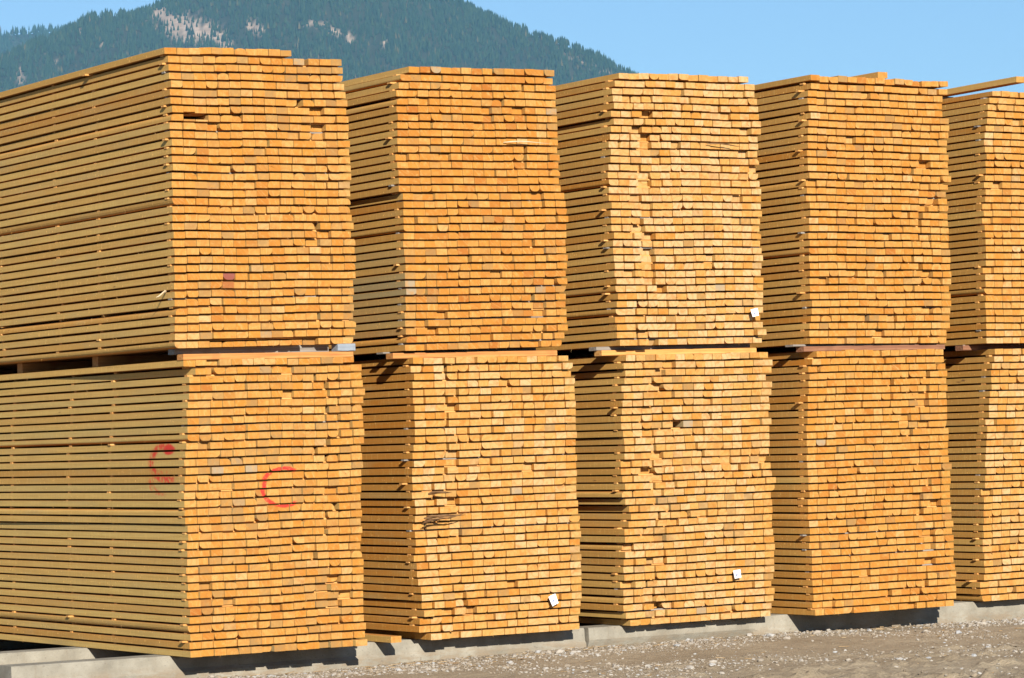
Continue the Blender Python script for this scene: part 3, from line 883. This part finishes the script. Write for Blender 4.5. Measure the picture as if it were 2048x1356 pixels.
ROCKS = [(.4470, .1335, .0022, .0030), (.4500, .1312, .0038, .0032), (.4545, .1300, .0048, .0034), (.4595, .1278, .0044, .0030), (.4640, .1262, .0036, .0018), (.4670, .1235, .0022, .0018),
         (.4520, .1275, .0024, .0016), (.4555, .1262, .0024, .0014), (.4745, .1300, .0010, .0018), (.4760, .1288, .0016, .0018), (.4782, .1276, .0012, .0010),
         (.4935, .1300, .0018, .0005), (.4962, .1292, .0020, .0005), (.5005, .1275, .0014, .0006), (.5020, .1262, .0007, .0014), (.5053, .1243, .0010, .0014), (.5160, .1233, .0008, .0014),
         (.5698, .1194, .0012, .0004), (.5725, .1180, .0010, .0004), (.5752, .1168, .0012, .0005), (.5776, .1154, .0014, .0005), (.5806, .1139, .0014, .0006), (.5840, .1120, .0020, .0006),
         (.4037, .1160, .0009, .0017), (.4041, .1143, .0012, .0014), (.4228, .1296, .0005, .0007), (.4220, .1288, .0004, .0006), (.4193, .1215, .0006, .0006), (.4140, .1195, .0006, .0008), (.4120, .1215, .0004, .0008), (.4290, .1245, .0005, .0005)]
def rockiness(az, el):
    r = np.zeros_like(az)
    for (a, e, wa, we) in ROCKS:
        r = np.maximum(r, np.exp(-((az-a)/wa)**2 - ((el-e)/we)**2))
    n = fbm2(az*3600+el*900, el*1300, 5, 3)
    return np.clip(r*2.0 - .42 + (n-.5)*3.0*(r > .05), 0, 1)
def hill_point(az, t, pl, r0, r1, seed):
    """az: bearing; t 0..1 foot to crest, up to 1.3 beyond it"""
    h = np.interp(az, [p[0] for p in pl], [p[1] for p in pl])
    r = r0 + (r1-r0)*t
    prof = np.where(t <= 1, np.clip(t, 0, 1)**1.25, 1-(t-1)*1.1)
    gully = (fbm2(az*55, t*3.0, seed, 4)-.5)*150*np.clip(t*(1-np.clip(t, 0, 1))*4, 0, 1) + (fbm2(az*260, t*14.0, seed+5, 3)-.5)*34*np.clip((1-t)*6, 0, 1)*np.clip(t*8, 0, 1)*(t < 1)
    return CX + r*np.sin(az), CY + r*np.cos(az), np.maximum(h*prof + gully, -30) - 2 - 10*np.clip(1-t*12, 0, 1)
def make_hillmat(name, rockcol):
    b = NT(name)
    co = b.coord()
    n = b.noise(co, .012, 4.0)
    col = b.ramp(n, [(.3, (.012, .020, .010)), (.6, (.024, .030, .014)), (.8, (.045, .040, .020))])
    rn = b.noise(co, .03, 4.0, .65)
    rc = b.mix(b.mapr(rn, .4, .65), rockcol, (.20, .15, .11))
    col = b.mix(b.attr('rock'), col, rc)
    return b.done(col, .95)
M_HILL = make_hillmat('mountain_soil', (.30, .235, .185))
def hill(name, pl, r0, r1, seed, na, nt, label=None):
    az = np.linspace(pl[0][0], pl[-1][0], na); t = np.linspace(0, 1.3, nt)
    A, T = np.meshgrid(az, t, indexing='ij')
    x, y, z = hill_point(A, T, pl, r0, r1, seed)
    el = (z-1.3)/np.hypot(x-CX, y-CY)
    rk = rockiness(A, el) if name == 'mountain' else np.zeros_like(A)
    rk = np.where(T > 1, 0, rk)
    i = np.arange(na*nt).reshape(na, nt)
    q = np.stack([i[:-1, :-1], i[1:, :-1], i[1:, 1:], i[:-1, 1:]], -1).reshape(-1, 4)
    o = np_mesh(name, np.stack([x, y, z], -1).reshape(-1, 3), q, M_HILL, {'rock': rk.ravel()})
    return tag(o, kind='structure')
hill('mountain', MAIN, 6200, 9000, 3, 520, 150)
hill('far_ridge', FAR, 10200, 12500, 8, 160, 60)

def make_tree_mat():
    b = NT('conifer_green')
    t = b.attr('tone')
    col = b.ramp(t, [(0, (.006, .018, .010)), (.5, (.014, .034, .016)), (.85, (.026, .046, .018)), (1, (.07, .06, .025))])
    return b.done(col, .9)
M_TREE = make_tree_mat()
def forest(name, pl, r0, r1, seed, n, az0, az1, tmin, hmin, hmax, label):
    az = rng.uniform(az0, az1, n); t = 1-(1-tmin)*rng.uniform(0, 1, n)**1.15*1.0
    t = np.concatenate([t, rng.uniform(.985, 1.012, n//14)]); az = np.concatenate([az, rng.uniform(az0, az1, n//14)])
    x, y, z = hill_point(az, t, pl, r0, r1, seed)
    el = (z-1.3)/np.hypot(x-CX, y-CY)
    rk = rockiness(az, el) if name == 'forest' and r1 < 10000 else np.zeros_like(az)
    keep = rng.uniform(0, 1, len(az)) > np.clip(rk*1.1, 0, .86)
    clump = fbm2(az*420, t*30, seed+40, 3)
    keep &= rng.uniform(0, 1, len(az)) < np.clip(clump*3-.55, .12, 1)
    x, y, z, clump = x[keep], y[keep], z[keep], clump[keep]
    m = len(x)
    h = rng.uniform(hmin, hmax, m)*(.6+.8*clump); r = h*rng.uniform(.14, .22, m)
    K = 6
    base = np.array([(math.cos(a), math.sin(a)) for a in np.linspace(0, 2*math.pi, K, endpoint=False)])
    V = np.zeros((m, 2*K+1, 3))
    ph = rng.uniform(0, 6.28, m)
    for lvl, (rr, zz) in enumerate(((1.0, .06), (.62, .48))):
        jit = rng.uniform(.65, 1.25, (m, K))
        ca, sa = np.cos(ph)[:, None], np.sin(ph)[:, None]
        bx = base[None, :, 0]*ca - base[None, :, 1]*sa; by = base[None, :, 0]*sa + base[None, :, 1]*ca
        V[:, lvl*K:(lvl+1)*K, 0] = x[:, None] + bx*jit*(r*rr)[:, None]
        V[:, lvl*K:(lvl+1)*K, 1] = y[:, None] + by*jit*(r*rr)[:, None]
        V[:, lvl*K:(lvl+1)*K, 2] = (z + h*zz)[:, None] + rng.uniform(-.05, .05, (m, K))*h[:, None]
    V[:, 2*K, 0], V[:, 2*K, 1], V[:, 2*K, 2] = x, y, z+h
    F = []
    for k in range(K):
        l = (k+1) % K
        F += [(k, l, K+l), (k, K+l, K+k), (K+k, K+l, 2*K)]
    F = np.array(F)[None] + (np.arange(m)*(2*K+1))[:, None, None]
    tone = np.clip(rng.normal(.45, .2, m) + (rng.uniform(0, 1, m) < .02)*.5, 0, 1)
    o = np_mesh(name, V.reshape(-1, 3), F.reshape(-1, 3), M_TREE, {'tone': np.repeat(tone, 2*K+1)}, smooth=False)
    return tag(o, label, 'forest', kind='stuff')
forest('forest', MAIN, 6200, 9000, 3, 95000, .30, .80, .48, 11, 22, 'dark conifer forest covering the mountain behind the lumber')
forest('forest', FAR, 10200, 12500, 8, 7000, .375, .46, .62, 16, 28, 'hazier conifer forest on the distant ridge at the far left')

# ------------------------------------------------------------------ haze
def make_haze():
    m = bpy.data.materials.new('haze_air'); m.use_nodes = True
    t = m.node_tree; t.nodes.clear()
    out = t.nodes.new('ShaderNodeOutputMaterial'); v = t.nodes.new('ShaderNodeVolumePrincipled')
    v.inputs['Color'].default_value = (.22, .58, 1.0, 1)
    v.inputs['Density'].default_value = 3.4e-5
    v.inputs['Anisotropy'].default_value = 0.0
    t.links.new(v.outputs[0], out.inputs['Volume'])
    return m
HB = 17000; 
hz_v = [(sx*HB, sy*HB, z) for z in (-45, 1800) for sx, sy in ((-1, -1), (1, -1), (1, 1), (-1, 1))]
hz_f = [(3, 2, 1, 0), (4, 5, 6, 7), (0, 1, 5, 4), (1, 2, 6, 5), (2, 3, 7, 6), (3, 0, 4, 7)]
USE_HAZE = True
if USE_HAZE:
    tag(mesh_obj('haze', hz_v, hz_f, [make_haze()]), kind='stuff')
